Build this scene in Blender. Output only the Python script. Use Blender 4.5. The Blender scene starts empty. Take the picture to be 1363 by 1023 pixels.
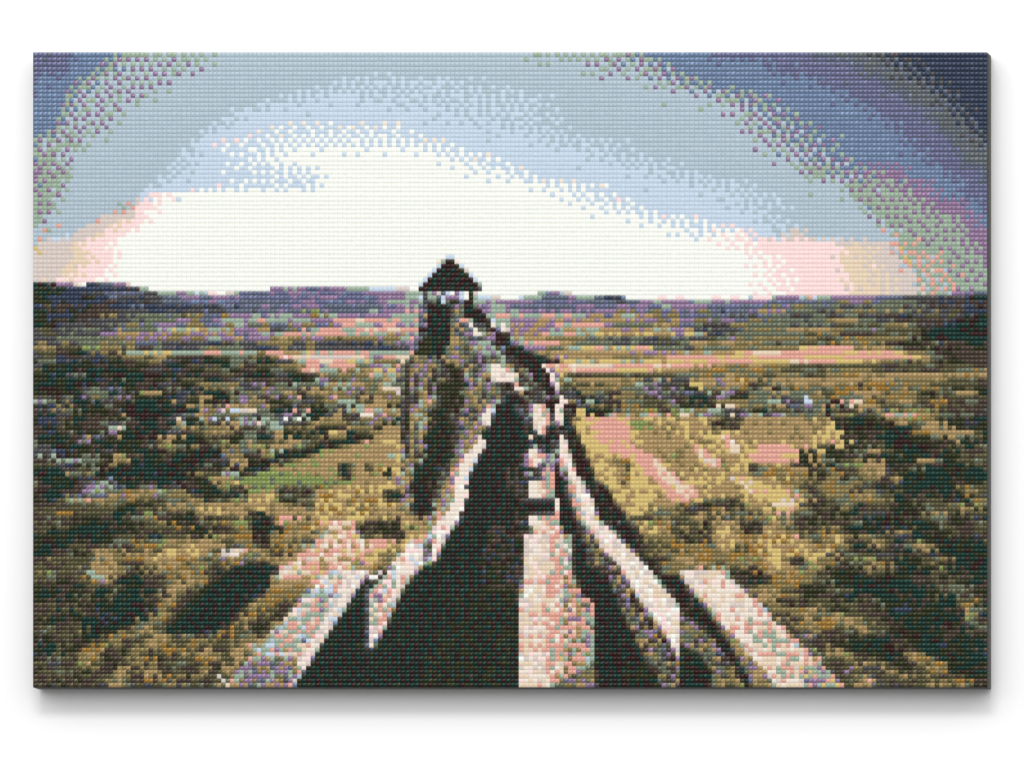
import bpy, math, random
import numpy as np

# ------------------------------------------------------------------ camera, world, lamps
scene = bpy.context.scene
C = scene.collection
U = 0.001                                  # one photograph pixel = 1 mm on the bead plane
CXP, CYP = 681.5, 511.5
def PX(x): return (x - CXP) * U
def PZ(y): return (CYP - y) * U
PITCH = 5.988 * U
THICK = 0.036                              # canvas thickness
GAP = 0.004                                # the canvas hangs a little off the wall
FRONT = -(THICK + GAP)                     # y of the bead plane; the wall is y = 0
DIST = 22.0
CAMX, CAMZ = 3.99, -2.24                   # shifted view camera, parallel to the wall

cam_d = bpy.data.cameras.new('camera')
cam = bpy.data.objects.new('camera', cam_d)
C.objects.link(cam)
cam.location = (CAMX, FRONT - DIST, CAMZ)
cam.rotation_euler = (math.radians(90), 0, 0)
cam_d.sensor_width = 36
cam_d.sensor_fit = 'HORIZONTAL'
cam_d.lens = 36 * DIST / (1363 * U)
cam_d.shift_x = -CAMX / (1363 * U)
cam_d.shift_y = -CAMZ / (1363 * U)
cam_d.clip_end = 100
scene.camera = cam

world = bpy.data.worlds.new('World')
scene.world = world
world.use_nodes = True
bg = world.node_tree.nodes['Background']
bg.inputs[0].default_value = (1, 1, 1, 1)
bg.inputs[1].default_value = 0.32

def area(name, loc, target, sx, sy, power):
    d = bpy.data.lights.new(name, 'AREA')
    d.shape = 'RECTANGLE'; d.size = sx; d.size_y = sy; d.energy = power
    o = bpy.data.objects.new(name, d); C.objects.link(o)
    o.location = loc
    import mathutils
    v = mathutils.Vector(target) - mathutils.Vector(loc)
    o.rotation_euler = v.to_track_quat('-Z', 'Y').to_euler()
    return o
area('softbox_lamp', (0.0, -8.0, 4.6), (0, 0, -0.3), 24, 10.0, 1280)
area('strip_lamp', (0.0, -8.0, 6.4), (0, 0, 0.0), 4.0, 1.8, 310)

vs = scene.view_settings
scene.display_settings.display_device = 'sRGB'
vs.view_transform = 'Standard'; vs.look = 'None'; vs.exposure = 0; vs.gamma = 1
vs.use_curve_mapping = False

# ------------------------------------------------------------------ materials
def lin(c):
    c = c / 255.0
    return c / 12.92 if c <= 0.04045 else ((c + 0.055) / 1.055) ** 2.4

def plain(name, rgb, rough=0.8, noise=0.0, scale=200, bump=0.0):
    m = bpy.data.materials.new(name); m.use_nodes = True
    nt = m.node_tree; b = nt.nodes['Principled BSDF']
    b.inputs['Base Color'].default_value = (*rgb, 1)
    b.inputs['Roughness'].default_value = rough
    if noise or bump:
        tc = nt.nodes.new('ShaderNodeTexCoord')
        n = nt.nodes.new('ShaderNodeTexNoise'); n.inputs['Scale'].default_value = scale
        n.inputs['Detail'].default_value = 4
        nt.links.new(tc.outputs['Object'], n.inputs['Vector'])
        if noise:
            r = nt.nodes.new('ShaderNodeValToRGB')
            r.color_ramp.elements[0].position = 0.3; r.color_ramp.elements[1].position = 0.7
            r.color_ramp.elements[0].color = (*[v * (1 - noise) for v in rgb], 1)
            r.color_ramp.elements[1].color = (*[min(1, v * (1 + noise)) for v in rgb], 1)
            nt.links.new(n.outputs['Fac'], r.inputs['Fac'])
            nt.links.new(r.outputs['Color'], b.inputs['Base Color'])
        if bump:
            bp = nt.nodes.new('ShaderNodeBump'); bp.inputs['Strength'].default_value = bump
            bp.inputs['Distance'].default_value = 0.0005
            nt.links.new(n.outputs['Fac'], bp.inputs['Height'])
            nt.links.new(bp.outputs['Normal'], b.inputs['Normal'])
    return m

PAL = {  # letter: (bead colour name, sRGB as seen)
 'W': ('ivory', (249, 251, 242)), 'B': ('pale_blue', (196, 212, 228)), 'b': ('mist_blue', (177, 194, 205)),
 'S': ('steel_blue', (112, 132, 162)), 'P': ('slate_violet', (106, 109, 140)), 'D': ('pewter', (98, 105, 109)),
 'N': ('navy', (56, 66, 86)), 'M': ('mauve', (146, 120, 152)), 'G': ('sage', (156, 175, 156)),
 'R': ('pale_pink', (249, 218, 216)), 'r': ('salmon', (226, 166, 150)), 'q': ('shell', (214, 201, 194)),
 'H': ('cream', (228, 208, 182)), 'Y': ('straw', (213, 188, 118)), 'T': ('tan', (170, 143, 97)),
 'L': ('khaki', (134, 119, 77)), 'O': ('olive', (88, 84, 58)), 'g': ('grey_green', (106, 113, 93)),
 'E': ('brown', (75, 63, 55)), 'F': ('dark_olive', (50, 53, 32)), 'C': ('deep_teal', (27, 56, 49)),
 'V': ('dark_maroon', (54, 34, 32)), 'A': ('amber', (156, 117, 50)), 'Z': ('moss', (132, 148, 84)),
 'I': ('slate', (97, 105, 121)), 'K': ('charcoal', (79, 78, 80)), 'w': ('blush_white', (236, 224, 211)),
}
KEYS = list(PAL)
PRGB = np.array([PAL[k][1] for k in KEYS], float)
IDX = {k: i for i, k in enumerate(KEYS)}
def bead_material(key):
    nm, rgb = PAL[key]
    m = bpy.data.materials.new('bead_' + nm); m.use_nodes = True
    nt = m.node_tree; b = nt.nodes['Principled BSDF']
    lum = sum(w * lin(v) for w, v in zip((0.21, 0.72, 0.07), rgb))
    gain = float(np.interp(lum, [0, 0.5, 0.72, 0.9], [0.80, 0.88, 0.93, 0.88]))       # pale beads are matt, dark ones glassy
    col = [min(0.95, lin(v) * gain) for v in rgb]
    b.inputs['Base Color'].default_value = (*col, 1)
    b.inputs['Metallic'].default_value = float(np.interp(lum, [0, 0.1, 0.3, 0.6], [0.6, 0.4, 0.16, 0.0]))
    b.inputs['Roughness'].default_value = float(np.interp(lum, [0, 0.3, 0.7], [0.15, 0.2, 0.5]))
    b.inputs['Specular IOR Level'].default_value = 0.2
    return m
BEAD_MATS = [bead_material(k) for k in KEYS]

# ------------------------------------------------------------------ the picture, in bead cells
NX, NY = 212, 141
X0, Y0, DX, DY = 44.0, 70.0, 1270 / 212, 844 / 141
rng = np.random.RandomState(11)
img = np.zeros((NY, NX, 3))
lab = np.zeros((NY, NX), int)
cxs = X0 + (np.arange(NX) + 0.5) * DX
cys = Y0 + (np.arange(NY) + 0.5) * DY

COL = {k: np.array(PAL[k][1], float) for k in KEYS}
COL['s'] = COL['b'] * .54 + COL['M'] * .24 + COL['G'] * .22; COL['u'] = COL['S'] * .36 + COL['M'] * .25 + COL['G'] * .2 + COL['b'] * .19
COL['e'] = (COL['G'] * .75 + COL['M'] * .25)             # greenish rim of the sky
COL['h'] = (COL['W'] + COL['B']) / 2
COL['j'] = (COL['B'] + COL['b']) / 2
COL['k'] = COL['B'] * .72 + COL['W'] * .28
COL['n'] = (COL['N'] + COL['D']) / 2
COL['v'] = (COL['W'] + COL['R']) / 2
COL['o'] = np.array((182, 178, 165.))                  # warm haze between shell and sage
COL['x'] = COL['C'] * .58 + COL['V'] * .42
COL['f'] = (1.4 * COL['C'] + COL['V'] + 1.3 * COL['F']) / 3.7
SKY = {
 70: '44D 52P 92P 104S 138S 165u 205s 262s 320b 670b 720s 800s 845u 885S 935S 958P 1065P 1112D 1135D 1170n 1215N 1314N',
 90: '44P 84P 96S 118S 140u 175s 245s 292b 760b 800s 850s 885u 915S 1005S 1045P 1120P 1155D 1170D 1205n 1245N 1314N',
 110: '44P 55S 84S 110u 140s 220s 250b 420b 500j 600j 680b 840b 880s 920u 965S 1070S 1105P 1165P 1185D 1205D 1235n 1272N 1314N',
 130: '44P 52S 75S 92u 120s 190s 215b 330b 400j 450B 500j 600j 690j 760b 915b 950s 995u 1050S 1115S 1145P 1195P 1215D 1230D 1258n 1290N 1314N',
 150: '44S 70S 85u 105s 160s 175b 280b 320j 370B 520B 640j 700j 770b 955b 985s 1025u 1075S 1145S 1180P 1218P 1240D 1252D 1278n 1305N 1314N',
 170: '44S 62S 75u 95s 145s 160b 250b 290j 320B 372k 520k 560B 620B 700j 780b 970b 1000s 1050u 1105S 1170S 1205P 1240P 1255D 1270D 1300n 1314N',
 190: '44u 60s 100e 125b 220b 260j 285k 345k 400h 540h 580k 620B 690B 760j 850b 990b 1020s 1070u 1125S 1190S 1225P 1256P 1275D 1290D 1314n',
 210: '44u 60e 85s 110b 200b 245j 280B 330k 400W 560W 620h 680B 760B 830j 920b 1010b 1050s 1100u 1150S 1215S 1245P 1272P 1290D 1314D',
 230: '44M 60e 85e 105b 190b 240j 275B 350k 420h 440W 600W 680h 720B 830B 900j 990b 1050b 1085e 1130u 1190M 1215S 1245S 1275P 1300P 1314D',
 250: '44u 60e 85s 100b 165b 200j 230B 345k 420k 440W 680W 760h 830B 900B 970j 1060b 1110b 1135e 1180e 1220M 1255S 1275S 1295P 1314P',
 257: '44u 60e 85s 100b 155b 190j 212v 240h 260W 690W 780h 850B 920B 990j 1060b 1115b 1140e 1190e 1230M 1260S 1290P 1314P',
 275: '44e 66e 82b 150b 172o 190R 212v 228W 750W 820h 880B 950B 1010j 1080b 1135b 1160e 1215e 1250M 1275M 1300S 1314P',
 295: '44e 60s 75b 115b 135q 160H 185R 205W 820W 890h 940k 990B 1060b 1150b 1180e 1235e 1265e 1290M 1314S',
 312: '44b 90j 105q 130H 155R 180W 880W 930h 980v 1030j 1060q 1085b 1180b 1205e 1250e 1280e 1300M 1314M',
 326: '44b 55q 80q 100H 125R 165W 940W 985v 1020R 1105R 1130H 1175q 1200o 1230e 1275e 1314M',
 345: '44q 85q 110H 140R 160v 172W 980W 1020v 1060R 1100R 1130H 1180q 1205o 1240o 1265e 1300e 1314M',
 362: '44q 72q 90H 125R 145v 165W 985W 1030v 1070R 1108R 1140H 1200q 1225o 1250o 1275e 1314e',
 392: '44H 75R 110W 985W 1040v 1080R 1110R 1150H 1210q 1240o 1270o 1295e 1314e',
}
ys = sorted(SKY)
rows = []
for y in ys:
    pts = [(float(t[:-1]), COL[t[-1]]) for t in SKY[y].split()]
    xs = [p[0] for p in pts]
    rows.append(np.stack([np.interp(cxs, xs, [p[1][c] for p in pts]) for c in range(3)], 1))
for j in range(NY):
    y = min(max(cys[j], ys[0]), ys[-1])
    i = max(k for k in range(len(ys)) if ys[k] <= y)
    i2 = min(i + 1, len(ys) - 1)
    f = 0 if i2 == i else (y - ys[i]) / (ys[i2] - ys[i])
    img[j] = rows[i] * (1 - f) + rows[i2] * f
img += rng.normal(0, 2.5, (NY, NX, 1)) * (img.mean(2, keepdims=True) < 238)
# a few stray warm beads low in the sky, right and left
for (x, y, k) in [(1172, 305, 'r'), (1190, 312, 'r'), (1214, 325, 'r'), (1222, 318, 'r'), (1208, 336, 'r'), (1227, 338, 'r'),
                  (1246, 343, 'r'), (1252, 336, 'r'), (1220, 348, 'r'), (1234, 354, 'r'), (1268, 354, 'r'), (1252, 362, 'r'),
                  (1282, 366, 'r'), (1203, 342, 'Y'), (1209, 349, 'Y'), (1196, 329, 'Y'), (1190, 324, 'Y'), (1240, 371, 'r'),
                  (1262, 372, 'r'), (1272, 378, 'r'), (76, 300, 'r'), (60, 306, 'r'), (54, 318, 'r'), (47, 329, 'Y'), (53, 335, 'Y')]:
    img[int((y - Y0) / DY), int((x - X0) / DX)] = COL[k]

LAND = {}
LAND[50] = ['''
..........................
CVKMq.NKIMq...............
CFCFNNNNNNNKG.............
FCFNNNKKIIIIKKGGMGBR.qGIII
FCNNNNFNIKKKKKIIMMIMMMPPPP
FFNFNFNNEKNNKKIIPSSMSPIIII
NENENENEKNNINNKNKKKKKIKIIM
CFENFNEEEKKNKNKKKKKIKIIIII
CFNNFEEELKKgKggIgLgIIAMMGM
FNFECEKKKKKgKgggMLIMMGGGrG
CFNKKEKKKgILPgMILLLIMLGMgL
KOKgKgggKITggMGYGYTGGTMMMT
KOKKgKKTMTLTMTMLMTMTMTIMMG
KKgggKgggLLMLMLLMLMGGMTPMM
KLKLKgggLgLLIgKKKgKNOgKKgL
LTLEOEZgLKLKEgKgKKgLgggKgN
KONEFCKLEOTGYGYGrGrrrGrGLr
KONNEKENOELgLOTOEEFEOOgLOE
FgENKCFNFCEOOLKFFNFCFgEgEC
KCFCCFFECFKEFECCEOKOCgLEOO
OCFCFVCCVCCFEKENEFFOgFLEOF
FNCCKgCVFVCFCVCFECEKEOECVC
''', '''
..........................
..........................
MMGMIIMMGGGBBqq.B.....G...
MPMMSMPPMPMMMMGGG.........
PPPMPMMMPPPPMMMGG.....BBq.
IIIIMIPSIMIPMGMGMG....GGMM
IPMPMMIIIIIIPMMGGI....GMGM
IMIIZIMIIIIGMMMrGM....MMGM
GMGMMAGrMMMMMGGGGI....GGrr
GGMGMMMrrHrrGrGrBI....BGrG
IILMLPLMrGGGMrMGGMLKgTLMqG
KgLIrGrrGrrHrHrrGVKLgMggVq
MGrrGrrrrGrGGTMGrKLTKMMGVE
LTLLMMLLKLLLMLGrGKTTgKGGVE
LLKKLKKKKKKNLgMMrETTKgGGGV
KLKKLKKKKKKKNEKMMETLgLGMGE
rTTYGrGrrrGrGGGrrFETKgGTMV
LrHHqqqqqHGrMrHHTLNLELgLGE
FKLGrHHrrYGYLgrHHTTgMgTgGK
OLLTrMGrrLgMLGrqHTLMKTLTgw
gLOLrHGrLGLTYMrTELTgELgMLw
FKCFEOLgLgLrGTMgFEgTCMMTgr
''', '''
..........................
..........................
..........................
...GMGq...................
.BGIIIIMGIIKS...R.R...R.R.
MMMPIPMPIIPIKIMMGMMGGGMGMM
MIPIIPIMMMIPMIMPMGMMMIPIPI
GMMMIMMIMLMMLMPLPMLIMLPIII
GrGGrGrGMTPTGMTLPLgPIgIgKg
MTMTTMTMTTMTTMTMLITMLMgMMI
TMTTMrGrrrrMgggLTLLIgKgKLL
MTMTMGTTGGTTMTMTGTMTKKgKKL
MTTMrGrrGTYTYTYYTYMYGTKOgg
GTTTLLLLggLggKgKOKgKKKOgLg
MGrrrMTLgggKKgKKOKgLTLLTLL
CVMMLgTGYrTGYGrYgggKLgggLL
CVMTLTTTTTTTTMTMTMTGTGTTYr
KCMMTMTTTLTTLTLTTrrrrrYrYr
VCKVGTYYGYTYYGTYTYrYYrYrrr
gVCVwrHHHHrHrrrrHrrrTrTLgA
wgCVwYHrrrrrYYrYTTTTLLALgL
wgVCwLOOOOOOOOOOOOgOgAgTLL
''', '''
..........................
..........................
..........................
......................MMII
qRGMMGrBGMMMMMPIKKKKNKKNFC
MMIPIIILIPLMLPgggKgKENEENE
IILPMLLgIgKgKgggKKgKEKENEE
MTMTIgggKgLgLggTgLKKLKOENN
KIgggKKgKKKgKKEENFKOKKOKCF
LILgggKgLTTTggKgEEEEKENFVC
ggggKggKgKOOgOgLTgEKENCCVC
gLLgTTLTTLggggOOOOEFCCCVCV
ggggggOAgLEEEOgOgOFCCVCCVV
gLLLLLgLOOgALLLLLgFCVCCCVC
TLgOggOgAOLLgAEEFFEEONEFCE
gLLALLYrrrrrLTLgEEEFEEFECF
rHHHrrrrrrrYrYrYTLLgEFEEEE
YrrrrrYYrYrrrrrrrYTLgEFEEE
rYYYHHrrrrYYYTLLgOLEOFFEEE
TLALAOOOOOOOOOEEOOOgOOOOEE
AgLOOOgOAgLLLOLKOOOEEOOggA
gLOLLgOOgLLATLTTTTTTTATTAT
''']
LAND[72] = ['''
FCFECFCNECFCEFNOFOFCFEKgOE
FCFCVVNFECOCEFKEFTLLgLEKMg
CVFCFEKgKIOFECEgKCOLLgTLKL
FCFVFCKgKCKFZTFEKELCOVgLgM
OKEgFNMLgMMFEFCNKOTFCgLMTK
GMFKCFCEKEOCCVFTKFOFVOMELE
FNGLFECFgFVCCVECFTgLKrTLMT
EKLKgFCFEKCVCVCFVCNMLqBqHg
ECKKOFEFFETVCVCKIgTLgMLgKF
FNNECFCEOFECVCEKHFGMBOMGVG
FNEOFEEEgKgECECTGCOLKTMGMH
ECVEFCEETGHECFEgTOLgLTEOEg
ENFEgEOFMTFCVCEKEFOLTLEgEI
FCFCETIKEFTCVETTCFCOTEFgEC
gFVCEMCFCFCFCEOFCVFOZLFgKO
gKCFCFEFCFCFEgLZgLEgOLgTZT
KKKNEFCEKEFVCVOEFVCVCLIgEL
KGIVFFgEFZTECFOFCVCVCILZEL
EOgGGMgOETLECFECVVCEKTTFCE
OEOKNFgFELFCVCVOFCEgFNTLCV
FCEKKOgOVCVFCCVCVCFEOLVCVK
CVCTgOLCVCVCVCVCVOLOMGVCVZ
''', '''
OEVCFOMOMgLgGTKgLEGOFKTOKw
OgGMgGITGTLIgGMrKgTMFFCTKg
MLgKTTLGOMMgTHqIEgTMFFEMLg
gTLELOTLLMgLLHqGKgTLFFEEOL
LMrLKOrMLTETMLrwMETMLFFFLM
FOgFKOLMGLOTTLGwOEgrMFETML
OFEIOFgKFGTTTFOGGELLMTFEgL
FCKrgFFKTGrMGTMrgEgLKFCEKN
gKMKCCKTEKwMLrMFFETGGFCENg
gIWGFTLTOELLMgCFVEgMLFCEgN
GrKOCLMLgOMMLFLTTEGGTFECLO
GOLOLEFKELLEFTTGTKEGgFCEgO
OTFOOCEYTCOLTTZTTEgMFVCVNM
KTCFOVLLKCFLTTTGTEgTFCVFCM
OLTgZOCFCELrYYTTLEMEVCFCEM
TTZgLCVOOETYTTYGTKTKgCVVCT
GOFFCLZTrGTZTTTTgTEKFCVFEM
FCVCFLTTTTTTGTYTMEMKKCFCVT
CFEEOZTTTTTZTTYGgEGMIFCVKM
LZTTZTTTFFTZTTYTgGMgIEFCKT
ZTTTTZTTEOLAFYYTGMgCVKNKFT
ZTTZTTTZEFOTFTYgrMgECVFFLM
''', '''
wwMgEwGLTTTTTLKGTKKLTTrTAY
KrgKCGOOOOLLLLGgKEEOYTMTTA
wgKLVrEgLLLATgKMOOMFOgLMgA
GKMEVMKgLLgELLgKMgKIKOGMGE
FKgMGVKgFKLTLLOMKOEOCgEMFC
CEENVwLIGgEEOgEOOMEOCEOLLE
CEMHBVwLKLOELAOEOLgFEOFHTL
CVMwrgwKYgFKgLAZELZGLLGgKM
VCMHrMwEYrGgTGrGrLZHMGMHKM
VIwwrGwEYGTrrYrYTTTTTrYrOE
VKwwrKwKYYYTrrZZTYYLYYrAOO
VKwwqgKFYYYHrrrZZTTOYYTTEE
CFHwqgCVTGYTrrrrZTTYLTYAYL
CVHEEEFCFYYrHrrHTTTZTYYALr
VCNCCKwwFETYrTrrrHTTTTTYYY
VEKEEKwwVVTGYTrrHrTZTTTrYH
CVNwEKwWFVFTYTYrrrTZTYrHHr
CFMwrMwWFFTGTYYrYTTTZTrHHr
VCMwrGMwWVFTYYALTrrHHTTrHH
CFVMrGwwFVCYYYLLTYrrrHHTTT
VECFMGwwRVLYGYTATYYrrHrYLZ
VCFKGrwWWFVTYGYTYYrrrHrTYT
''', '''
TTTTTTTTTTTTTLTLALATLOOOgO
EOgLLTTLLLLTAAAgAALAOOOOOE
gTFLgAgAgAgAOAgALOgAgOFFOF
gggTOggTOAATTTOLTAOFOgOTAC
LgLKKgKLOEgggTLALLOOAEOOEO
gMGMKKBLgMrHAOELTAOEAOOEgE
gLOTIwMMTVgHTLOGOgOALOEOEE
OFCOKMKgCOEOKgZKLLZOOEEEEE
GKMGgLggVgLZOTGrGrTZLgKgKK
TTLgLTgLVEFCFFOLLZALOFCFEC
TTTTTTLYTAFCVFFLTOgTTOFENF
TTTTTTTTYYCVCFCVCOTTgTTFCF
TTTTTTYTYYEFFECCFEATLTTTOC
TTTTTTLZrYEEFECVCFFgLFTgOF
rYrYrYYTrYYFEOCCVCFFEFCFEC
YrrYrrTYOrYFFgOCVCVFEFOCOg
rYrrrTFEYFFOgTOFCCFECOCOEO
rYrrrYFTAFEEFECOCFCVCFOEOO
OrrrrTFTgOFOLTEFCFTTgCFOgO
ETTYLEFTCFgZTTECFEOCEFCFOE
gEgALTEFOgEELTKEFOgCFCFVCO
AgALTALFOAgOLTTOFCFCCVFCCC
''']
LAND[94] = ['''
ECFVCVCFVCEVFCVCEFFTYTZZZZ
gCFCVEgMGGFCEVCKEFCFLYTTZZ
KVECFEMGMICFgMCVCEFFLZEFZZ
EVCFEgMGLgALTGLLTCFCEOCFZZ
FCFCTMNITTMTLgALTECFVCEgYY
FCEOGrTTLgALOLgOTLCFECLgYY
FEOOOOOOOOOFFFOTTgATTTTTTY
OOOEOOOOOCFCOELTTLOTTTTTTT
EOOAOOOOOCVCEZgEFFTLTTTATO
EEgOEFFEECOgATEFCEOFOEOATE
OEOEEFFCFECFOOAFFAEOLAZLCV
EOEOFCFCVEFFOEOLAFCFEOAATC
OECFCCCCCCVFEFOEFFCVEEAATV
CFFFCVCFFEOECFCOEFFLTAALTC
FCVCCFECFgALOgTTLLTTOEALTE
CVCCOgEFEgEZAZOLTTYTTOEATV
FCFEFOETLTEOFTYrTYTOEwwGLT
CFEgEFETTAETTOYYTYGTOwWLLT
OELOEOAgTTLATYTYALOLgMLgMT
EOFEOOETATEFTLTTLTgEOAGEVE
OOEOETETTLgLOTTAOLTEOALTCV
OTgOEOGTTLEOFLgLTAOCFEFCVC
''', '''
ZZTZTLTECZLTTMGTKCVFCTLGLw
ZZTZTLZZTTATYTMGTCVKFMKLMw
ZEFgAEATYYTLYMTMgCFVKTLGrw
TEEFEAAEALYYrTYTYGTgCVTLMr
YOZgEEYTATTLTTFCEEMgCVTGMw
YgVFCETAALAYYTgFVEGICVTMwB
LTgALEALgLTYYATMTMIKCFGTBw
TYLTOELEEOLTTTLGTKCVFMqwMw
ATTrTYTLYTYLTgTGTTFGMwwwMw
KrrETLYTrYTTTYTTTLgMwwwGKV
ErZLAYrrHrTZEFFTTLYTMwwwEV
CFLATYTrrwrZEFETZTMwwwKVCF
LVATEETrrwwLFFYTTTMwwwEVCF
AETLTLGrHHqEEFHYLrMwqwKVCF
LTLOErwHYHrLrrZLrwwGEVCFVC
AELTGrGYrYHrrYTFAEwwwKwVCV
OALrTHYATHrYYLFTErwwBwKVCF
EFTrMHGYrrYTELZEGwwwKrEVCF
LTTwrHYrYTrYAgAMGwrGKGFCEV
LTrHYrTrrTgYAAErwwwKNCVCFC
CwwwrYTrYrTTAEFTwqwwKFCVCF
ETGRwrTrTGTwEFgTwBwwFEVCFV
''', '''
EEEEEEEEEEGTYATrrHrTLYTLYY
EEEEEEEEEEFTAATYrHHAYTZLTr
EEEEEEEEEEVGYATYrrHTAYLTYY
EEEEEEEEEECYYTTYTrrHLYTAZT
EEEEEEEEEECTYTLTYYrHHTLAZA
EEEEEEEEEECLYTATLYTArTLgET
EEEEEEEEEECgYTgTLTAEOEEEFZ
EEEEEEEEEECVgTLAgLEKgEATEL
EEEEEEEEEECCLYgLgALETYOTOg
EEEEEEEEEECVFYOFLAOTTLETKA
EEEEEEEEEECCVgTAYTOOAOTTAO
EEEEEEEEEEEVVEYYYAOAEFYTAO
EEEEEEEEEEEECFTLYAOOEOTYTO
EEEEEEEEEEEEVEZLTLVFFFLYAL
EEEEEEEEEEEEEFLEALAYAEATTA
EEEEEEEEEEEEEFOOELAYLAgTYE
EEEEEEEEEEEEECEOLOTOALTLAO
EEEEEEEEEEEEEEFLgATATALAAL
EEEEEEEEEEEEEEFFELATLALAZO
EEEEEEEEEEEEEEEEVATLTALOTg
EEEEEEEEEEEEEEEEFgLgrLGAOL
EEEEEEEEEEEEEEEEELOLEOLGFF
''', '''
YTZYLTLEALFgELLTVCVCFCCFCC
wYTALZLEATgLgOEOCFCVCFECFO
wYHYTLEEZLLgEOCFCFCVCFCALO
LYYHGTLEALLFLLKOFCFEFCEFLO
YrHTrTgOALAgTLOFCECFOCCFAK
LTYYrYrFOOgLLATCFEOFOFECgA
ALAHHHFFOOgLOEOFEFgOOgTFZg
LTZTrTLEOFLOCEOFCFEgOOETLF
ETgLgAgEFEFCOKOFCVFTTOOEgE
AZYrOEFOEFOFECFVCEFOgEFFEC
OOTYgOEFOEFgECVCVFCFgOFEgO
FFATOLEOALFFCFECCFOCFgOEEO
ELTrYLEOAEFCVCETTCFFEVOKEO
ATTrHYEgAYTFTOFKCFCCVFOENE
TATYTYLOLYYFETOKCEFFCVCFCO
ATYTTYZTAYLCFTOEEgTTFCVFCF
ATATTTELrYOFCFOECgTTCCCFVC
ALTYLTLYYEFgOFKOEFECCFCVCF
TYTAEFYLATFOTTEOCFLOgTFCVC
ZATYVCZLAgFgEATECFOOTFCCVC
EATTTLgTLFEOFTLEFCFFOOECVC
VATLTALgFCCFELOFCVCFOCFCVC
''']
LAND[116] = ['''
OgEEOOAGTEFCOEgAELAAEFFCVC
OgOFOOTLOFCCgEgOTTAEFCVCVC
FEFECFOEFOEFOEATTLEFgCVCVC
CFCFEFECOgFCCFgTLEFCVCVCVC
FCFECOFCOECFEFTOEFCVCVCVCA
FFECFOEFFCFCEOTOEFFCVCVCAA
EOFEOFECFCFCVEAOECVCCVEATL
OEOCOENFECFVCgAEFVCVCVEAAO
EOFEFCOECFCVCTAOCVCVCVFAOT
OFCEFOCVNCVCTAOECVCVCVETLO
FEFOEOCCVCCEAgOECVCVCOTLEF
EOFEOOCVCCFAgOECVCVCFATOFC
OgOEAOCVFAAOTTOCCCEgTAOEFO
FFOOOFCCgATOETTAOgEAOFOgLB
FKEOEFEOTLFETTLEOAOLOETLTr
ECFOFEOATTEFTLAOEAOOEOLTGr
FCOEFEATEOFTLEOALEOTEOLrGr
NFCOEgTTFEOTEOAOTOTLAOTGrG
FEgOELAOFEOLAEFOOAALTOTMGG
OEKEOTLOEFOTLEOggOEOFTMMGM
OEFOEOLEFOTELOEOEgLEFTLMMM
FOCgOFFOETOETTEOEFTEOTIMML
EEOOEOFEOTLETEAELFTEOBMLMT
OEOFFOEOLgTEOAgLEOEOwMLMLM
FOFEOFFOETLOEOALEOFTwGMLML
''', '''
THrTTYHwwww.EETGrGMxxxxxxx
LTTTTHwwwwxxEAGGrrxxxxxxxx
TTALOwwwwxxxxxxxxxxxxxxxxx
AAALEwwwwxxxxxxxxxxxxxxxxx
AALLOwwwwxxxxxxxxxxxxxxxxx
LAOgHwwwxxxxxxxxxxxxxxxxxx
AEEFHwwwxxxxxxxxxxxxxxxxxx
OEEMHwwxxxxxxxxxxxxxxxxxxx
FEHwwwwxxxxxxxxxxxxxxxxxxx
FOHwwwxxxxxxxxxxxxxxxxxxxx
LTBwwwxxxxxxxxxxxxxxxxxxxx
GHwwwwxxxxxxxxxxxxxxxxxxxx
''' + 'wwwwwxxxxxxxxxxxxxxxxxxxxx\n' * 13, 'E' * 26 + '\n' + ('E' * 26 + '\n') * 24, '''
FELATALgOFVECFVCFEEOOFEOFC
CVgATALOgFCFCCVCVCEOEOOFCF
OLALAFFFOFCVCVCCFCECOgggEO
LTLLEEFFOgOFCCVFCFCFEOgOEF
GTTATLFFEFOCFFCEFCCFOCEgEO
GTLFFAFOEOFCEOFCFCEFFCFOOE
HwLLEVOEOFOOEgFCFCFCFCETAC
qBHLALTTEFFOEOFCNFCFCEFTgO
wrrBLTTLgTTOEEFCFCFCCFCETC
qHrBEOTrYATLgOEFCFCFVCCETE
rHwrGLATAgTTLOENFCFCCFKFgO
HrGrrLTATAOLTOEEVCFCEVFCEg
GrYrrGOAEETgTgOFVCFCFEFOgO
rrHrBrgOEEOFOFECFVCCFEFCEF
rGrrrGGOFFCVFCCEOFFCVFCFCO
rHGrGGrGTFFCVCVOEFCVCNFCFC
wHGrGrrGGTFFCVCVETFCCFCFCE
EHwrGrGrGTLOEFCVCTLCFCVFCN
gLwHrGrGrGTLOEFCFTATCFVCFC
EgLHwGrrMGrGLTOEFEOLATFVCF
EKgLwrGrGrMGLKTOFEOTLCFCFE
VEKgwrrGrGGrMGTLOEOEAOCVFC
CVEKgHBrGrGPYGMMTOLgOEOFCF
FCVEKEGrBGrPYMGMMOEOTLOAOE
CKVFEKgHBGrrTrGrGMTOTTTAOF
''']
SKYL, HILL, FARM, VILL, SLOPE = 0, 1, 2, 3, 4
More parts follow.
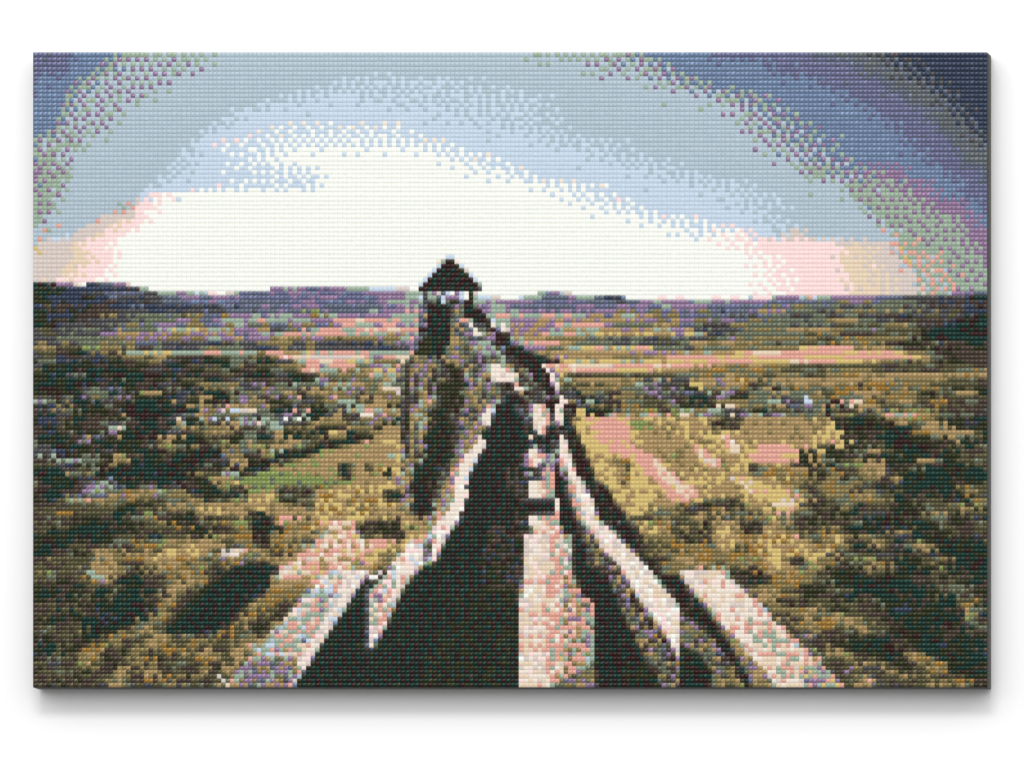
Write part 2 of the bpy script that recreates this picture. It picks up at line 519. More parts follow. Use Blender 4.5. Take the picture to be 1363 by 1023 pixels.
for r0, tiles in LAND.items():
    for k, t in enumerate(tiles):
        trow = t.strip().split('\n')
        for i, row in enumerate(trow):
            row = (row + row[-1] * 26)[:26]
            j = r0 + i
            if j >= NY: continue
            if r0 == 72 and k == 2 and i >= 3:        # nothing pale in the gutter beside the parapet
                row = row[:6] + row[6:10].translate(str.maketrans('wWRrg', 'VVVVC')) + row[10:]
            if r0 == 116 and k == 3 and i > 2:         # nothing pale outside the two outer parapets
                e = max(0, int((i * 25.6 - 70) / 52.4))
                row = row[:e] + row[e:].translate(str.maketrans('rGHwMBPYq', 'OEOEOEOTO'))
            if r0 == 116 and k == 0 and i > 12:
                e = min(26, int((1363 - (i * 25.6 - 350) * 0.907) / 52.4) + 1)
                row = row[:e].translate(str.maketrans('rGHwMBPYq', 'TOTOOETTO')) + row[e:]
            for c in range(53):
                ch = row[min(25, int((c + 0.5) / 53 * 26))]
                if ch == '.': continue
                x = k * 53 + c
                n = rng.normal(0, 4)
                q = min(25, int((c + 0.5) / 53 * 26))
                rnd = rng.rand()                        # beads of neighbouring tones mix at their border
                if rnd < 0.26:
                    side = -1 if (c + 0.5) / 53 * 26 - q < 0.5 else 1
                    nb = row[min(25, max(0, q + side))]
                elif rnd < 0.40 and j > 71:
                    nb = trow[min(len(trow) - 1, max(0, i + rng.choice([-1, 1])))]
                    nb = (nb + nb[-1] * 26)[q]
                else: nb = ch
                if nb != '.': ch = nb
                if ch == 'A' and rng.rand() < 0.5: ch = 'L'
                if ch == 'M' and j > 71 and rng.rand() < 0.4: ch = 'g'
                if ch == '.': continue
                x = k * 53 + c
                n = rng.normal(0, 4)
                q = min(25, int((c + 0.5) / 53 * 26))
                side = -1 if (c + 0.5) / 53 * 26 - q < 0.5 else 1     # the neighbour this bead touches
                nb = row[min(25, max(0, q + side))]
                accent = ch in 'MrGwHqBZVNWRI' and j > 66
                if rng.rand() < (0.42 if accent else 0.24) and nb != '.': ch = nb
                img[j, x] = COL[ch] + n
                lab[j, x] = HILL if j < 58 else FARM if j < 72 else VILL if j < 94 else SLOPE

# the near hillside is a little softer than the cells it was noted in
soft = np.zeros_like(img)
for dj in (-1, 0, 1):
    for di in (-1, 0, 1): soft += np.roll(np.roll(img, dj, 0), di, 1) / 9
img = np.where((lab == SLOPE)[..., None], img * 0.62 + soft * 0.38, img)

# ---- the castle drawn over the land: polygons in photograph pixels, antialiased to beads
def cover(poly):
    acc = np.zeros((NY, NX)); n = 4
    P = np.array(poly, float)
    for a in range(n):
        for b in range(n):
            X, Y = np.meshgrid(X0 + (np.arange(NX) + (a + .5) / n) * DX, Y0 + (np.arange(NY) + (b + .5) / n) * DY)
            ins = np.zeros(X.shape, bool)
            for i in range(len(P)):
                x1, y1 = P[i]; x2, y2 = P[i - 1]
                if y1 == y2: continue
                c = ((y1 > Y) != (y2 > Y)) & (X < (x2 - x1) * (Y - y1) / (y2 - y1) + x1)
                ins ^= c
            acc += ins
    return acc / (n * n)

def paint(poly, mix, label=None, noise=5, rows=0.0, soft=True):
    """mix: letters, each bead takes one of them at random (repeat a letter to weigh it)"""
    a = cover(poly)
    if not soft: a = (a > 0.5) * 1.0
    for j, i in zip(*np.nonzero(a)):
        rr = rows and (math.sin(j * 2.4 + math.sin(j * 1.7) * 2) > 0.35)
        ch = mix[rng.randint(len(mix))]
        col = COL[ch] + rng.normal(0, noise)
        if rr: col = col * (1 - rows) + COL['r'] * rows
        img[j, i] = img[j, i] * (1 - a[j, i]) + col * a[j, i]
        if label is not None and a[j, i] > 0.5: lab[j, i] = label

TOWER, ROOF, ROCK, LPAR, RPAR, WALK, SHADE, OUTER = 5, 6, 7, 8, 9, 10, 11, 12
def rel(x0, y0, sc, pts): return [(x0 + a / sc, y0 + b / sc) for a, b in pts]
def field(pts, mix, noise=4): paint(rel(750, 530, 3.587, pts), mix, None, noise)
field([(40, 100), (690, 95), (700, 150), (840, 150), (870, 95), (1240, 110), (1330, 200), (1110, 230), (1090, 310), (880, 310), (870, 370), (1000, 400), (1110, 470),
       (1110, 540), (960, 540), (830, 480), (640, 500), (560, 500), (350, 560), (310, 560), (240, 450), (170, 380)], 'YTYTTYTTL')
field([(850, 95), (1160, 100), (1170, 190), (1110, 230), (880, 200)], 'TTTTTL')
field([(370, 110), (450, 110), (520, 190), (640, 240), (680, 330), (560, 350), (430, 260), (370, 190)], 'TTTTL')
field([(60, 100), (240, 100), (330, 260), (400, 380), (460, 480), (330, 560), (170, 380)], 'YYYYT')
field([(240, 280), (320, 280), (330, 420), (280, 420)], 'TALTO')
field([(110, 90), (280, 90), (330, 160), (350, 240), (430, 260), (550, 380), (650, 450), (640, 490), (520, 490), (480, 420), (400, 360), (350, 290), (260, 270), (170, 200)], 'rrrrYr')
field([(410, 280), (450, 290), (540, 370), (660, 460), (580, 470), (500, 400), (450, 340)], 'HHrH')
field([(325, 100), (430, 105), (400, 140), (345, 165)], 'Z')
field([(640, 230), (740, 280), (770, 330), (700, 330), (660, 290)], 'HHHr')
field([(620, 220), (650, 220), (650, 280), (625, 260)], 'r')
field([(890, 270), (930, 210), (1090, 210), (1110, 240), (1080, 305), (910, 305)], 'rrrrrY')
field([(750, 170), (830, 200), (840, 270), (800, 260)], 'HHr')
field([(780, 375), (900, 375), (1010, 440), (1100, 480), (1110, 530), (1000, 510), (930, 460), (850, 420)], 'YYYHr')
field([(990, 495), (1100, 495), (1100, 525), (1010, 520)], 'Hr')
field([(690, 98), (820, 98), (845, 150), (710, 150)], 'OEFO')
field([(520, 585), (720, 580), (720, 640), (640, 700), (540, 670)], 'OFOEL')
field([(660, 490), (840, 480), (840, 515), (670, 525)], 'EOF')
field([(840, 580), (960, 580), (960, 640), (850, 640)], 'OFE')
field([(350, 590), (510, 580), (510, 650), (430, 650)], 'TTYLA')
field([(720, 590), (830, 600), (810, 720), (740, 720)], 'TTYYL')
field([(960, 600), (1100, 660), (1200, 740), (1040, 770), (930, 800), (920, 700)], 'TTYAYTL')
def near(pts, mix, noise=4): paint(rel(250, 570, 4.13, pts), mix, None, noise)
near([(540, 190), (800, 110), (1080, 60), (1100, 110), (1050, 220), (1040, 290), (880, 300), (480, 260)], 'TTTTTTTZ')
near([(240, 270), (390, 235), (480, 235), (640, 250), (760, 270), (880, 290), (870, 310), (560, 312), (480, 345), (370, 350), (330, 300)], 'ZZZZZZg')
near([(270, 250), (360, 180), (500, 145), (700, 90), (900, 50), (950, 30), (960, 50), (860, 90), (700, 120), (500, 170), (420, 200), (380, 240)], 'CFVCE')
near([(835, 185), (910, 185), (910, 280), (840, 280)], 'FEOC')
near([(980, 190), (1030, 190), (1030, 255), (985, 255)], 'OFL')
near([(340, 350), (480, 350), (480, 400), (340, 390)], 'YYT')
near([(50, 405), (480, 400), (660, 430), (660, 480), (480, 475), (40, 475)], 'TTTTTLY')
near([(700, 330), (1040, 310), (1060, 480), (700, 470)], 'TYTALTTY')
near([(500, 315), (710, 315), (700, 440), (660, 440), (500, 400)], 'OEFgOL')
near([(1080, 340), (1200, 340), (1170, 400), (1090, 400)], 'CVEF')
near([(340, 455), (430, 455), (465, 500), (460, 600), (380, 660), (360, 600)], 'FCVE')
near([(780, 505), (870, 505), (930, 545), (930, 600), (1000, 630), (1080, 590), (1080, 630), (960, 660), (920, 690), (910, 770), (840, 780), (760, 720), (640, 760),
      (560, 825), (510, 825), (510, 760), (620, 730), (680, 690), (740, 610), (790, 600)], 'rHwHrYHrT')
near([(930, 520), (1080, 500), (1080, 560), (1030, 600), (950, 600)], 'OEFF')
paint([(313, 752), (362, 750), (362, 780), (330, 803), (300, 822), (285, 838), (224, 841), (228, 828), (255, 803), (270, 785), (296, 770)], 'xxxxxC', None, 3)
# rock under the tower: lit right side and the grey left edge
paint([(548, 470), (603, 470), (630, 430), (660, 455), (668, 490), (662, 540), (640, 585), (618, 630), (590, 690), (556, 690), (545, 640), (540, 560)], 'LgTKEMLgKEOTLgKgE', ROCK, 5)
paint([(537, 478), (571, 470), (571, 560), (575, 640), (556, 640), (546, 660), (549, 600)], 'LgTMGLgKTEgLKT', ROCK, 5)
paint([(543, 500), (549, 500), (551, 640), (545, 640)], 'KEFK', ROCK, 8)
paint([(595, 498), (617, 500), (612, 545), (590, 548)], 'FFEF', ROCK, 6)
paint([(577, 540), (612, 540), (613, 600), (610, 628), (596, 640), (576, 632), (572, 580)], 'xxfFCVE', ROCK, 6)
paint([(555, 625), (590, 628), (578, 655), (573, 680), (553, 682)], 'xxCVf', ROCK, 5)
# tower
paint([(570, 386), (628, 386), (628, 400), (570, 400)], 'GwMqIBMWGB', TOWER, 6)
paint([(564.5, 386), (570, 386), (570, 472), (558, 474), (558, 438), (565, 436)], 'KIKMK', TOWER, 5)
paint([(626, 386), (632, 386), (632, 412), (626, 404)], 'FEF', TOWER, 4)
paint([(570, 398), (620, 398), (632, 420), (604, 430), (601, 405), (570, 405)], 'KgIKgLPE', TOWER, 6)
paint([(571, 404), (601, 404), (601, 452), (596, 470), (558, 471), (559, 455), (571, 450)], 'xxxxVCF', TOWER, 3)
paint([(558, 455), (585, 455), (583, 471), (558, 471)], 'FFVC', TOWER, 4)
paint([(598, 339), (641.5, 386), (558, 386)], 'xVxVC', ROOF, 3)
paint([(600, 341), (612, 354), (606, 354), (597, 346)], 'F', ROOF, 3)
# wall running down from the tower
paint([(630, 436), (668, 440), (676, 468), (640, 470), (632, 450)], 'GGgLKMGT', ROCK, 8)
paint([(626, 430), (633, 430), (649, 442), (648, 448), (637, 448)], 'wwG', LPAR, 5)
paint([(640, 453), (672, 453), (674, 466), (640, 466)], 'GGGgM', ROCK, 5)
paint([(661, 483), (692, 483), (688, 512), (665, 508)], 'wwwGKRr', LPAR, 8)
paint([(622, 395), (634, 402), (650, 415), (668, 440), (683, 458), (700, 468), (722, 490), (726, 512), (731, 540), (722, 542), (717, 520), (695, 487), (680, 476), (668, 457), (655, 436), (640, 422), (626, 410), (618, 404)], 'xxVVCE', RPAR, 4)
paint([(721, 484), (727, 484), (739, 503), (739, 518), (728, 512), (722, 500)], 'wwRG', RPAR, 5)
paint([(690, 500), (722, 505), (722, 540), (706, 545), (690, 540)], 'EgKMLKg', WALK, 8)
# shaded courtyard
paint([(668, 512), (692, 512), (706, 545), (706, 600), (703, 660), (697, 712), (692, 765), (690, 914), (391, 914), (487, 765), (494, 772), (497, 862),
       (553, 764), (588, 731), (613, 682), (632, 634), (650, 604), (661, 540)], 'xxxxxxf', SHADE, 2.5)
paint([(672, 640), (704, 640), (697, 712), (692, 765), (690, 800), (650, 800), (640, 740)], 'xFFEEFN', SHADE, 4)
paint([(600, 770), (690, 790), (690, 914), (560, 914)], 'xxxxfFF', SHADE, 2.5)
# left parapet
paint([(655, 535), (662, 540), (655, 565), (643, 568), (648, 552)], 'wrRBG', LPAR, 6)
paint([(637, 587), (655, 584), (650, 604), (640, 631), (632, 634), (620, 660), (613, 682), (601, 706), (588, 731), (583, 746), (558, 756), (553, 763),
       (546, 767), (520, 822), (502, 858), (494, 862), (493, 786), (501, 779), (517, 764), (524, 747), (535, 736), (545, 719), (571, 712), (578, 703),
       (585, 691), (601, 668), (607, 656), (615, 638), (622, 629), (632, 604)], 'wwwwqRRWHGrB', LPAR, 5)
paint([(494, 790), (512, 776), (528, 800), (512, 835), (496, 840)], 'wHGrBMGwr', LPAR, 8)
paint([(566, 720), (577, 719), (575, 742), (566, 747)], 'KEKI', LPAR, 6)
paint([(487, 766), (493, 780), (493, 862), (487, 866)], 'KIK', LPAR, 6)
# outer left parapet
paint([(436, 758), (487, 758), (487, 766), (391, 914), (300, 914), (361, 842)], 'wwHBGrGqBr', OUTER, 8)
paint([(466, 758), (487, 758), (487, 768), (396, 906), (391, 914), (383, 906), (440, 810)], 'wwwwRBq', OUTER, 5)
paint([(366, 838), (440, 790), (425, 835), (396, 880), (345, 880)], 'GrGGHGrBM', OUTER, 8)
paint([(330, 880), (392, 870), (402, 890), (386, 914), (308, 914)], 'MGMLIGTMgL', OUTER, 8)
# walkway
paint([(709, 537), (733, 537), (735, 578), (712, 578)], 'wwHrGwrq', WALK, 6)
paint([(679, 578), (752, 574), (770, 598), (733, 598), (705, 596), (679, 596)], 'xVCEKxx', SHADE, 5)
paint([(709, 596), (733, 596), (745, 618), (745, 633), (722, 632), (709, 618)], 'wrGMwGrL', WALK, 8)
paint([(703, 633), (749, 633), (749, 662), (703, 662)], 'wwHHwrG', WALK, 6)
paint([(679, 662), (745, 662), (745, 667), (679, 667)], 'KKE', WALK, 5)
paint([(679, 667), (745, 667), (745, 678), (679, 678)], 'xxV', WALK, 4)
paint([(709, 678), (735, 678), (750, 710), (762, 710), (762, 765), (697, 765), (697, 710), (707, 710)], 'wwwwHqR', WALK, 5, 0.25)
paint([(733, 680), (750, 680), (752, 765), (731, 765)], 'rHrwG', WALK, 5)
paint([(750, 710), (763, 710), (763, 765), (750, 765)], 'GGwMr', WALK, 6)
paint([(697, 765), (763, 765), (776, 793), (788, 795), (793, 810), (793, 914), (691, 914), (691, 800)], 'wwHHqwHw', WALK, 5, 0.55)
paint([(726, 765), (750, 765), (752, 914), (726, 914)], 'rHrGwr', WALK, 5)
paint([(749, 765), (764, 765), (776, 793), (779, 914), (740, 914), (750, 860)], 'LTrGTrHM', WALK, 5)
paint([(771, 793), (787, 795), (793, 810), (793, 914), (786, 914), (777, 860)], 'GrGrMg', WALK, 8)
paint([(755, 900), (793, 880), (793, 914), (735, 914)], 'LgLTM', WALK, 6)
# dark gutter right of the walkway
paint([(727, 500), (732, 500), (735, 545), (729, 545)], 'VVC', SHADE, 4)
paint([(745, 633), (751, 633), (758, 665), (766, 690), (769, 710), (763, 712), (750, 712), (750, 680)], 'xVxC', SHADE, 4)
paint([(764, 710), (778, 710), (784, 750), (810, 765), (826, 800), (840, 835), (852, 859), (863, 877), (884, 914), (797, 914), (794, 860), (793, 800), (780, 793), (770, 768)], 'xxxxxV', SHADE, 3)
paint([(830, 880), (855, 875), (875, 905), (830, 910)], 'FFx', SHADE, 4)
# face of the right parapet
paint([(735, 590), (745, 584), (757, 633), (764, 668), (782, 700), (805, 733), (847, 788), (873, 826), (906, 878), (906, 914), (884, 914), (863, 877), (852, 859),
       (840, 835), (826, 800), (810, 765), (784, 750), (778, 710), (768, 690), (757, 660), (748, 633)], 'LEgKMLTKEgEg', RPAR, 6)
paint([(784, 705), (795, 715), (820, 750), (850, 795), (890, 850), (906, 880), (902, 886), (870, 842), (838, 797), (808, 752)], 'EKVEMT', RPAR, 8)
# right parapet top
paint([(728, 500), (739, 500), (748, 535), (751, 578), (739, 572), (738, 535)], 'wwRGqM', RPAR, 6)
paint([(745, 584), (757, 584), (769, 632), (775, 633), (793, 668), (799, 691), (817, 703), (846, 733), (873, 764), (906, 803), (906, 878), (889, 846), (873, 824),
       (847, 788), (834, 767), (824, 750), (805, 733), (795, 715), (782, 700), (774, 691), (764, 668), (757, 633), (750, 610)], 'wwwwwqqHRW', RPAR, 4)
paint([(757, 640), (764, 640), (780, 690), (774, 692), (764, 668)], 'rrG', RPAR, 6)
# dark outside of the right parapet
paint([(750, 535), (757, 543), (760, 575), (770, 590), (782, 618), (788, 632), (797, 640), (811, 650), (824, 675), (838, 690), (846, 710), (855, 735), (870, 750),
       (882, 765), (906, 765), (931, 795), (955, 825), (971, 850), (985, 875), (1000, 905), (1000, 914), (990, 914), (975, 885), (955, 855), (940, 835), (912, 815),
       (906, 803), (877, 767), (846, 733), (817, 703), (799, 691), (793, 668), (775, 633), (762, 605), (752, 578)], 'xxVVCE', RPAR, 4)
# ledge and outer right parapet
paint([(907, 815), (940, 835), (955, 855), (975, 885), (992, 914), (948, 914), (930, 872), (907, 858)], 'LgMTLgOK', RPAR, 8)
paint([(907, 856), (932, 868), (950, 893), (946, 914), (907, 914)], 'xxVCF', SHADE, 4)
paint([(909, 765), (924, 788), (947, 809), (966, 835), (985, 854), (1015, 889), (1032, 914), (1002, 914), (985, 878), (955, 827), (931, 797), (906, 768)], 'TMLTgML', OUTER, 8)
paint([(907, 759), (962, 759), (996, 788), (1026, 821), (1052, 847), (1085, 877), (1122, 914), (1032, 914), (1015, 889), (996, 868), (985, 854), (966, 835),
       (947, 809), (924, 788), (909, 766)], 'wwwwwHqHwr', OUTER, 4)
paint([(975, 815), (1010, 812), (1052, 849), (1085, 878), (1122, 914), (1040, 914), (1000, 855)], 'wrGHwrHG', OUTER, 5)
paint([(1060, 885), (1092, 885), (1122, 914), (1070, 914)], 'GMGrYGM', OUTER, 6)

# ---- error diffusion to the bead colours
buf = img.copy()
out = np.zeros((NY, NX), int)
for j in range(NY):
    for i in range(NX):
        c = np.clip(buf[j, i], -20, 275)
        d = (PRGB - c)
        k = int(np.argmin((d * d * np.array([0.9, 1.2, 0.8])).sum(1)))
        out[j, i] = k
        e = np.clip(c - PRGB[k], -60, 60)
        if i + 1 < NX: buf[j, i + 1] += e * 7 / 16
        if j + 1 < NY:
            if i > 0: buf[j + 1, i - 1] += e * 3 / 16
            buf[j + 1, i] += e * 5 / 16
            if i + 1 < NX: buf[j + 1, i + 1] += e * 1 / 16

# the tower, bead by bead
ROWS = {45: (92, 'B'), 46: (91, 'GVF'), 47: (90, 'BVVVFB'), 48: (89, 'BVCVCVFq'), 49: (88, 'BVCVCVVCFB'), 50: (87, 'BVCVCVVCVVVB'),
 51: (86, 'BVVCVCVCVVCVVG'), 52: (86, 'VVCVVCVCVCVCVK'), 53: (86, 'GKGMqIBWMBWF'), 54: (86, 'BKGGIBMMMBWF'), 55: (86, 'GKKgCBgFFPVVGGGM'),
 56: (86, 'IKVVCVCKMgVCgM'), 57: (86, 'MICVVCVOTgCCVVM'), 58: (86, 'ITVCVCVKggVVVCVG'), 59: (86, 'IKVCCVCgIrrGCVVEB'),
 60: (86, 'IMVCVCVgTKIwKKKFwGw'), 61: (86, 'VVCVCCVLKTgIwggEVPw'), 62: (87, 'KCVCVCLIKMMwwGLMVE'), 63: (87, 'FFCFCVTTggKIKgMMVV'),
 64: (87, 'FFCFVCTTLgMMGGGKVV'), 65: (86, 'FFFCVCgLPgOLGTG')}
for j, (c0, t) in ROWS.items():
    for i, ch in enumerate(t):
        out[j, c0 + i] = IDX[ch]
        lab[j, c0 + i] = ROOF if j < 53 and ch in 'VCFK' else SKYL if j < 53 else TOWER if c0 + i < 98 else ROCK
CASTLE = '''66 GGrFFFFCVCgLTgKggMGGMGKVVCVCEgTTLTTT
67 HHgTgLNgVTgMMLLgKMKgKgGEKFVVVCCEgTMY
68 HgELLgMgKETLTMgKEMEgLgGKEEVCVVCCVEVT
69 gEgMTMLTgEFFLgETgKMGwwGTLEEVCVVwrrHr
70 gELTgMLEgKEFFETgEgMGwwwrGELgVVCVwMYr
71 gELKMgTEKEKFVEGgKMTTwwqwwHEgMVCEVwMY
72 KEMEgTKFgLEEFEMTgGLEqwRwwGKEgVCEVRGL
73 gFTEMLEgEFFFFFCMKTgMgKEVKrEgEgEFVMwL
74 gEMgGLEMFFFFFEgMTLgMLgEFEwwGgKEECVqg
75 EFgELTEgFEFFFgLTgLKgLgEKEKTVEEKgVVME
76 gEKELTMGKFFVFFgLTgEgKLKCVVEgEKKgMKgw
77 KEKEGTrLKFFFEFMLTKTgMGKCVCVEgKEKVVVw
78 KELMGTLgEFVFFELgLTgrGVCVCKEEMwHrVVwR
79 KEMTLgKFFCFEVgMKELMwBVCVCKIEMHwrGVwG
80 KFTGGLFECFEgEKNLgMwwICVVCCKKGwwGrKww
81 KFLTLGLFFVFKETLKEGwwKVCVVCVIKwHwrKRw
82 EFTgGTFEFCFEKMLgTMqwCVCVCVCKKHwwrgMq
83 KFTKGMEFCVFFENgLMTLKVCVCVCVEFqwrKCEV
84 EELgTLFCFVCFKgMTLgFCVCVCVCCECKwrEVEK
85 FKLgTFCFVFVEELgTMHCCVCVCVVCCHECKVCVw
86 KKTKMFVCFCFEKMTMTwwVCVCVCVCVNCVCVKKw
87 TELgTMCFVCVFgMLTwwqCVCVCVCVCKGEKCEKw
88 MFTKLCVFCVFEMGTqwwEVCVCVCVCEwwMKCKGw
89 GKLEEgFCVFCFgMwwwKCVCCVCVCEMwHrrMGER
90 gTLLGVCFVCFgLrwwBVCVCVCVCVFMrwwGMGMr
91 TgMFKCFVEFKLMwwHKCVCVCVCVFKMrwMKGMEr
92 KTGFCVFCNKETrwwBCVCVCVCEFECCFEKMrMVG
93 GLgCFCVFFgKrGwwKVCVCVCVECEFMGEKrGrVM
94 TTLCFVFCEKLMRwBCVCVCVCVEFKFENKKMGrVV
95 GTECVFEVggTMwwRVCVCVCVCEKENNwwHrGrVC
96 TMFVCVEFELTrwWKCVCVCVVCEFEEFwwHrGrVC
97 TKEVCVFEgTMTwwwFVCVCVCVCFEKEwwHwrGVC
98 EMgCVCVEKTGTwwRVCVCVCVCVCEFEwwwrGGVV
99 MTTVCVEgLMTGwwKCVCVCVVCVCVEKKKKKKKwV
100 TGKCVCVGTMGwwRCVCVCVCVCVCVCVVCVCVCwV
101 gTECVVCETGTwwWVCVCVCVCFVCFVCVVCVCVwC
102 TLgEVFEGrTwwwEVCVCVCVCVCVECFEKKEKKrV
103 TTTLETMLrqwwWKCVCVCVCVCVCEFEwwGrGrrV
104 TYTTTLGTwwwwMCVCVCVCVCVCVEKNwwwHrGGC'''
for line in CASTLE.split('\n'):
    j, t = line.split()
    for i, ch in enumerate(t): out[int(j), 82 + i] = IDX[ch]
# every piece of a label that is only a few beads joins what lies around it
def pieces(mask):
    seen = np.zeros(mask.shape, int); n = 0; res = []
    for j, i in zip(*np.nonzero(mask)):
        if seen[j, i]: continue
        n += 1; st = [(j, i)]; seen[j, i] = n; cells = []
        while st:
            a, b = st.pop(); cells.append((a, b))
            for da in (-1, 0, 1):
                for db in (-1, 0, 1):
                    p, q = a + da, b + db
                    if 0 <= p < NY and 0 <= q < NX and mask[p, q] and not seen[p, q]:
                        seen[p, q] = n; st.append((p, q))
        res.append(cells)
    return res
for rnd in range(3):
    for l in range(13):
        for cells in pieces(lab == l):
            if len(cells) < 16:
                around = [lab[p, q] for a, b in cells for p in (a - 1, a, a + 1) for q in (b - 1, b, b + 1)
                          if 0 <= p < NY and 0 <= q < NX and lab[p, q] != l]
                new = max(set(around), key=around.count)
                for a, b in cells: lab[a, b] = new

# ------------------------------------------------------------------ setting: the white wall
def mesh_object(name, verts, faces, mats, parent=None, smooth=False, mat_idx=None):
    me = bpy.data.meshes.new(name)
    me.from_pydata(verts, [], faces)
    for m in mats: me.materials.append(m)
    if mat_idx is not None: me.polygons.foreach_set('material_index', np.asarray(mat_idx, 'i'))
    if smooth: me.polygons.foreach_set('use_smooth', np.ones(len(faces), bool))
    me.update()
    o = bpy.data.objects.new(name, me); C.objects.link(o)
    if parent: o.parent = parent
    return o

wall_m = plain('white_wall_paint', (0.93, 0.93, 0.93), 0.9, bump=0.15, scale=900)
S = 9
wall = mesh_object('wall', [(-S, 0, -S), (S, 0, -S), (S, 0, S), (-S, 0, S)], [(0, 1, 2, 3)], [wall_m])
wall['kind'] = 'structure'

# ------------------------------------------------------------------ the canvas
root = bpy.data.objects.new('canvas_picture', None); C.objects.link(root)
BASE = ((PX(44) + PX(1314)) / 2, 0.0, PZ(914))
root.location = BASE
root['label'] = 'bead mosaic picture of a castle tower above a valley, on dark edged canvas'
root['category'] = 'picture'
root.empty_display_size = 0.1
def local(v): return (v[0] - BASE[0], v[1] - BASE[1], v[2] - BASE[2])

def box(x0, x1, y0, y1, z0, z1, bev=0.0):
    """box with a small chamfer on every edge that runs away from the wall"""
    b = bev
    ring = [(x0 + b, z0), (x1 - b, z0), (x1, z0 + b), (x1, z1 - b), (x1 - b, z1), (x0 + b, z1), (x0, z1 - b), (x0, z0 + b)]
    inn = [(min(max(x, x0 + b), x1 - b), min(max(z, z0 + b), z1 - b)) for x, z in ring]
    v = [local((x, y0, z)) for x, z in inn] + [local((x, y0 + b, z)) for x, z in ring] + [local((x, y1, z)) for x, z in ring]
    f = []
    for r in (0, 8):
        for i in range(8):
            k = (i + 1) % 8
            f.append((r + i, r + k, r + 8 + k, r + 8 + i))
    f.append(tuple(range(7, -1, -1))); f.append(tuple(range(16, 24)))
    return v, f
xl, xr, zb, zt = PX(43.9), PX(1314.1), PZ(914.2), PZ(69.9)
edge_m = plain('dark_canvas_wrap', (0.036, 0.036, 0.037), 0.85, 0.12, 700, 0.3)
frame_m = plain('grey_stretcher_wrap', (0.09, 0.09, 0.08), 0.85, 0.12, 600, 0.3)
v, f = box(xl, xr, FRONT + 0.0002, FRONT + THICK * 0.42, zb, zt, 0.0006)
mesh_object('canvas', v, f, [edge_m], root)['label'] = 'dark grey canvas with its edge folded back'
# the stretcher frame: four bars behind the canvas
bars = [(xl + .0004, xr - .0004, zt - 0.045, zt - .0004), (xl + .0004, xr - .0004, zb + .0004, zb + 0.045),
        (xl + .0004, xl + 0.045, zb + 0.0455, zt - 0.0455), (xr - 0.045, xr - .0004, zb + 0.0455, zt - 0.0455)]
V, F = [], []
for (a, b_, c, d) in bars:
    v, f = box(a, b_, FRONT + THICK * 0.42 + 0.0001, FRONT + THICK, c, d, 0.0)
    F += [tuple(i + len(V) for i in q) for q in f]; V += v
mesh_object('stretcher_frame', V, F, [frame_m], root)
# felt pads between stretcher and wall
pad_m = plain('grey_felt', (0.2, 0.2, 0.2), 0.95, 0.1, 300)
for x in (xl + 0.022, xr - 0.022):
    for z in (zb + 0.022, zt - 0.022):
        v, f = box(x - 0.012, x + 0.012, FRONT + THICK + 0.0001, -0.0003, z - 0.012, z + 0.012, 0.001)
        mesh_object('felt_pad', v, f, [pad_m], root)

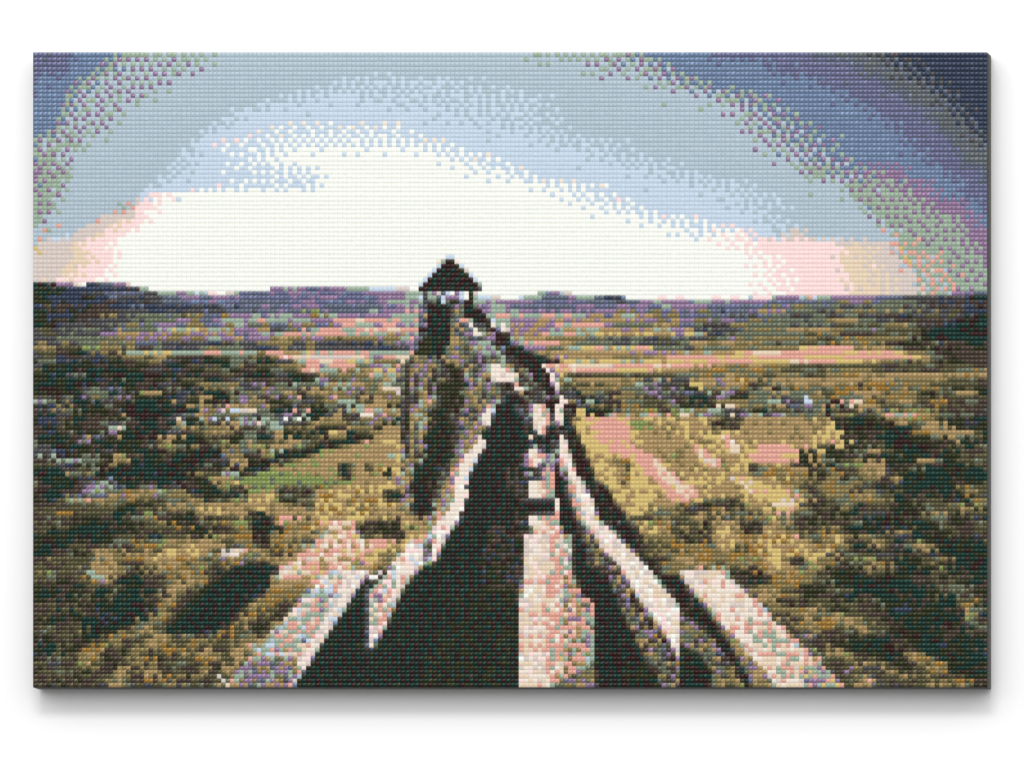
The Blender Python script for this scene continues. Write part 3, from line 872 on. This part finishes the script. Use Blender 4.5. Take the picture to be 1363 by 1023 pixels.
# ---- beads: little domed squares, column widths and row heights a shade uneven as set by hand
def edges(n, lo, hi, seed):
    r = np.random.RandomState(seed)
    w = 1 + r.uniform(-0.13, 0.13, n)
    e = np.concatenate([[0], np.cumsum(w)]); e = e / e[-1]
    u = np.linspace(0, 1, n + 1)
    e = u + np.clip(e - u, -0.35 / n, 0.35 / n)
    return lo + (hi - lo) * e
ex = edges(NX, PX(44), PX(1314), 3)
ez = edges(NY, PZ(70), PZ(914), 4)
gu = np.array([-1, -0.75, -0.4, 0, 0.4, 0.75, 1.0])
UU, VV = np.meshgrid(gu, gu)
HH = (1 - np.abs(UU) ** 3) * (1 - np.abs(VV) ** 2.6)
quads = np.array([[a * 7 + b, a * 7 + b + 1, (a + 1) * 7 + b + 1, (a + 1) * 7 + b] for a in range(6) for b in range(6)])
BEAD_H = 0.00105
def beads(name, mask, parent, label=None):
    js, is_ = np.nonzero(mask)
    n = len(js)
    xc = (ex[is_] + ex[is_ + 1]) / 2; xh = (ex[is_ + 1] - ex[is_]) / 2 * 0.985
    zc = (ez[js] + ez[js + 1]) / 2; zh = (ez[js] - ez[js + 1]) / 2 * 0.985
    r = np.random.RandomState(n)
    hh = BEAD_H * (1 + r.uniform(-0.10, 0.10, n))
    tx = r.normal(0, 0.00008, n); tz = r.normal(0, 0.00008, n)
    X = xc[:, None] + xh[:, None] * UU.ravel()[None]
    Z = zc[:, None] + zh[:, None] * VV.ravel()[None]
    Y = FRONT - hh[:, None] * HH.ravel()[None] - (tx[:, None] * UU.ravel()[None] + tz[:, None] * VV.ravel()[None]) * (HH.ravel()[None] > 0)
    co = np.stack([X - BASE[0], Y - BASE[1], Z - BASE[2]], -1).reshape(-1, 3)
    fc = (quads[None] + (np.arange(n) * 49)[:, None, None]).reshape(-1)
    me = bpy.data.meshes.new(name)
    nf = n * 36
    me.vertices.add(n * 49); me.vertices.foreach_set('co', co.ravel().astype('f'))
    me.loops.add(nf * 4); me.loops.foreach_set('vertex_index', fc.astype('i'))
    me.polygons.add(nf)
    me.polygons.foreach_set('loop_start', (np.arange(nf) * 4).astype('i'))
    me.polygons.foreach_set('loop_total', np.full(nf, 4, 'i'))
    used = np.unique(out[js, is_]); remap = {k: q for q, k in enumerate(used)}
    for k in used: me.materials.append(BEAD_MATS[k])
    mi = np.array([remap[k] for k in out[js, is_]])
    me.polygons.foreach_set('material_index', np.repeat(mi, 36).astype('i'))
    me.polygons.foreach_set('use_smooth', np.ones(nf, bool))
    me.update(calc_edges=True)
    o = bpy.data.objects.new(name, me); C.objects.link(o); o.parent = parent
    if label: o['label'] = label
    return o
tower = None
PARTS = [(SKYL, 'sky', 'bead sky fading from dark blue corners to ivory above the horizon'),
 (HILL, 'hills', 'violet and slate bead hills along the horizon'), (FARM, 'farmland', 'bead fields in pink, straw and grey green strips'),
 (VILL, 'village', 'dark bead trees and pale houses of the valley village'), (SLOPE, 'hillside', 'green and brown bead hillside in the foreground'),
 (TOWER, 'tower', 'dark bead watchtower'), (ROOF, 'roof', 'pointed dark bead roof of the tower'), (ROCK, 'rock', 'bead rock face below the tower'),
 (SHADE, 'courtyard', 'almost black bead courtyard and gutters in shade'), (WALK, 'walkway', 'pink and cream bead walkway'),
 (LPAR, 'parapet', 'pale bead parapet left of the courtyard'), (RPAR, 'parapet', 'pale and dark bead parapet right of the walkway'),
 (OUTER, 'parapet', None)]
for l, nm, text in PARTS:
    for cells in sorted(pieces(lab == l), key=len, reverse=True):
        m = np.zeros(lab.shape, bool)
        for a, b in cells: m[a, b] = True
        t = text or ('outer bead parapet at lower left' if np.mean([b for a, b in cells]) < 110 else 'outer bead parapet at lower right')
        o = beads(nm, m, tower if l == ROOF else root, t)
        if l == TOWER and tower is None: tower = o
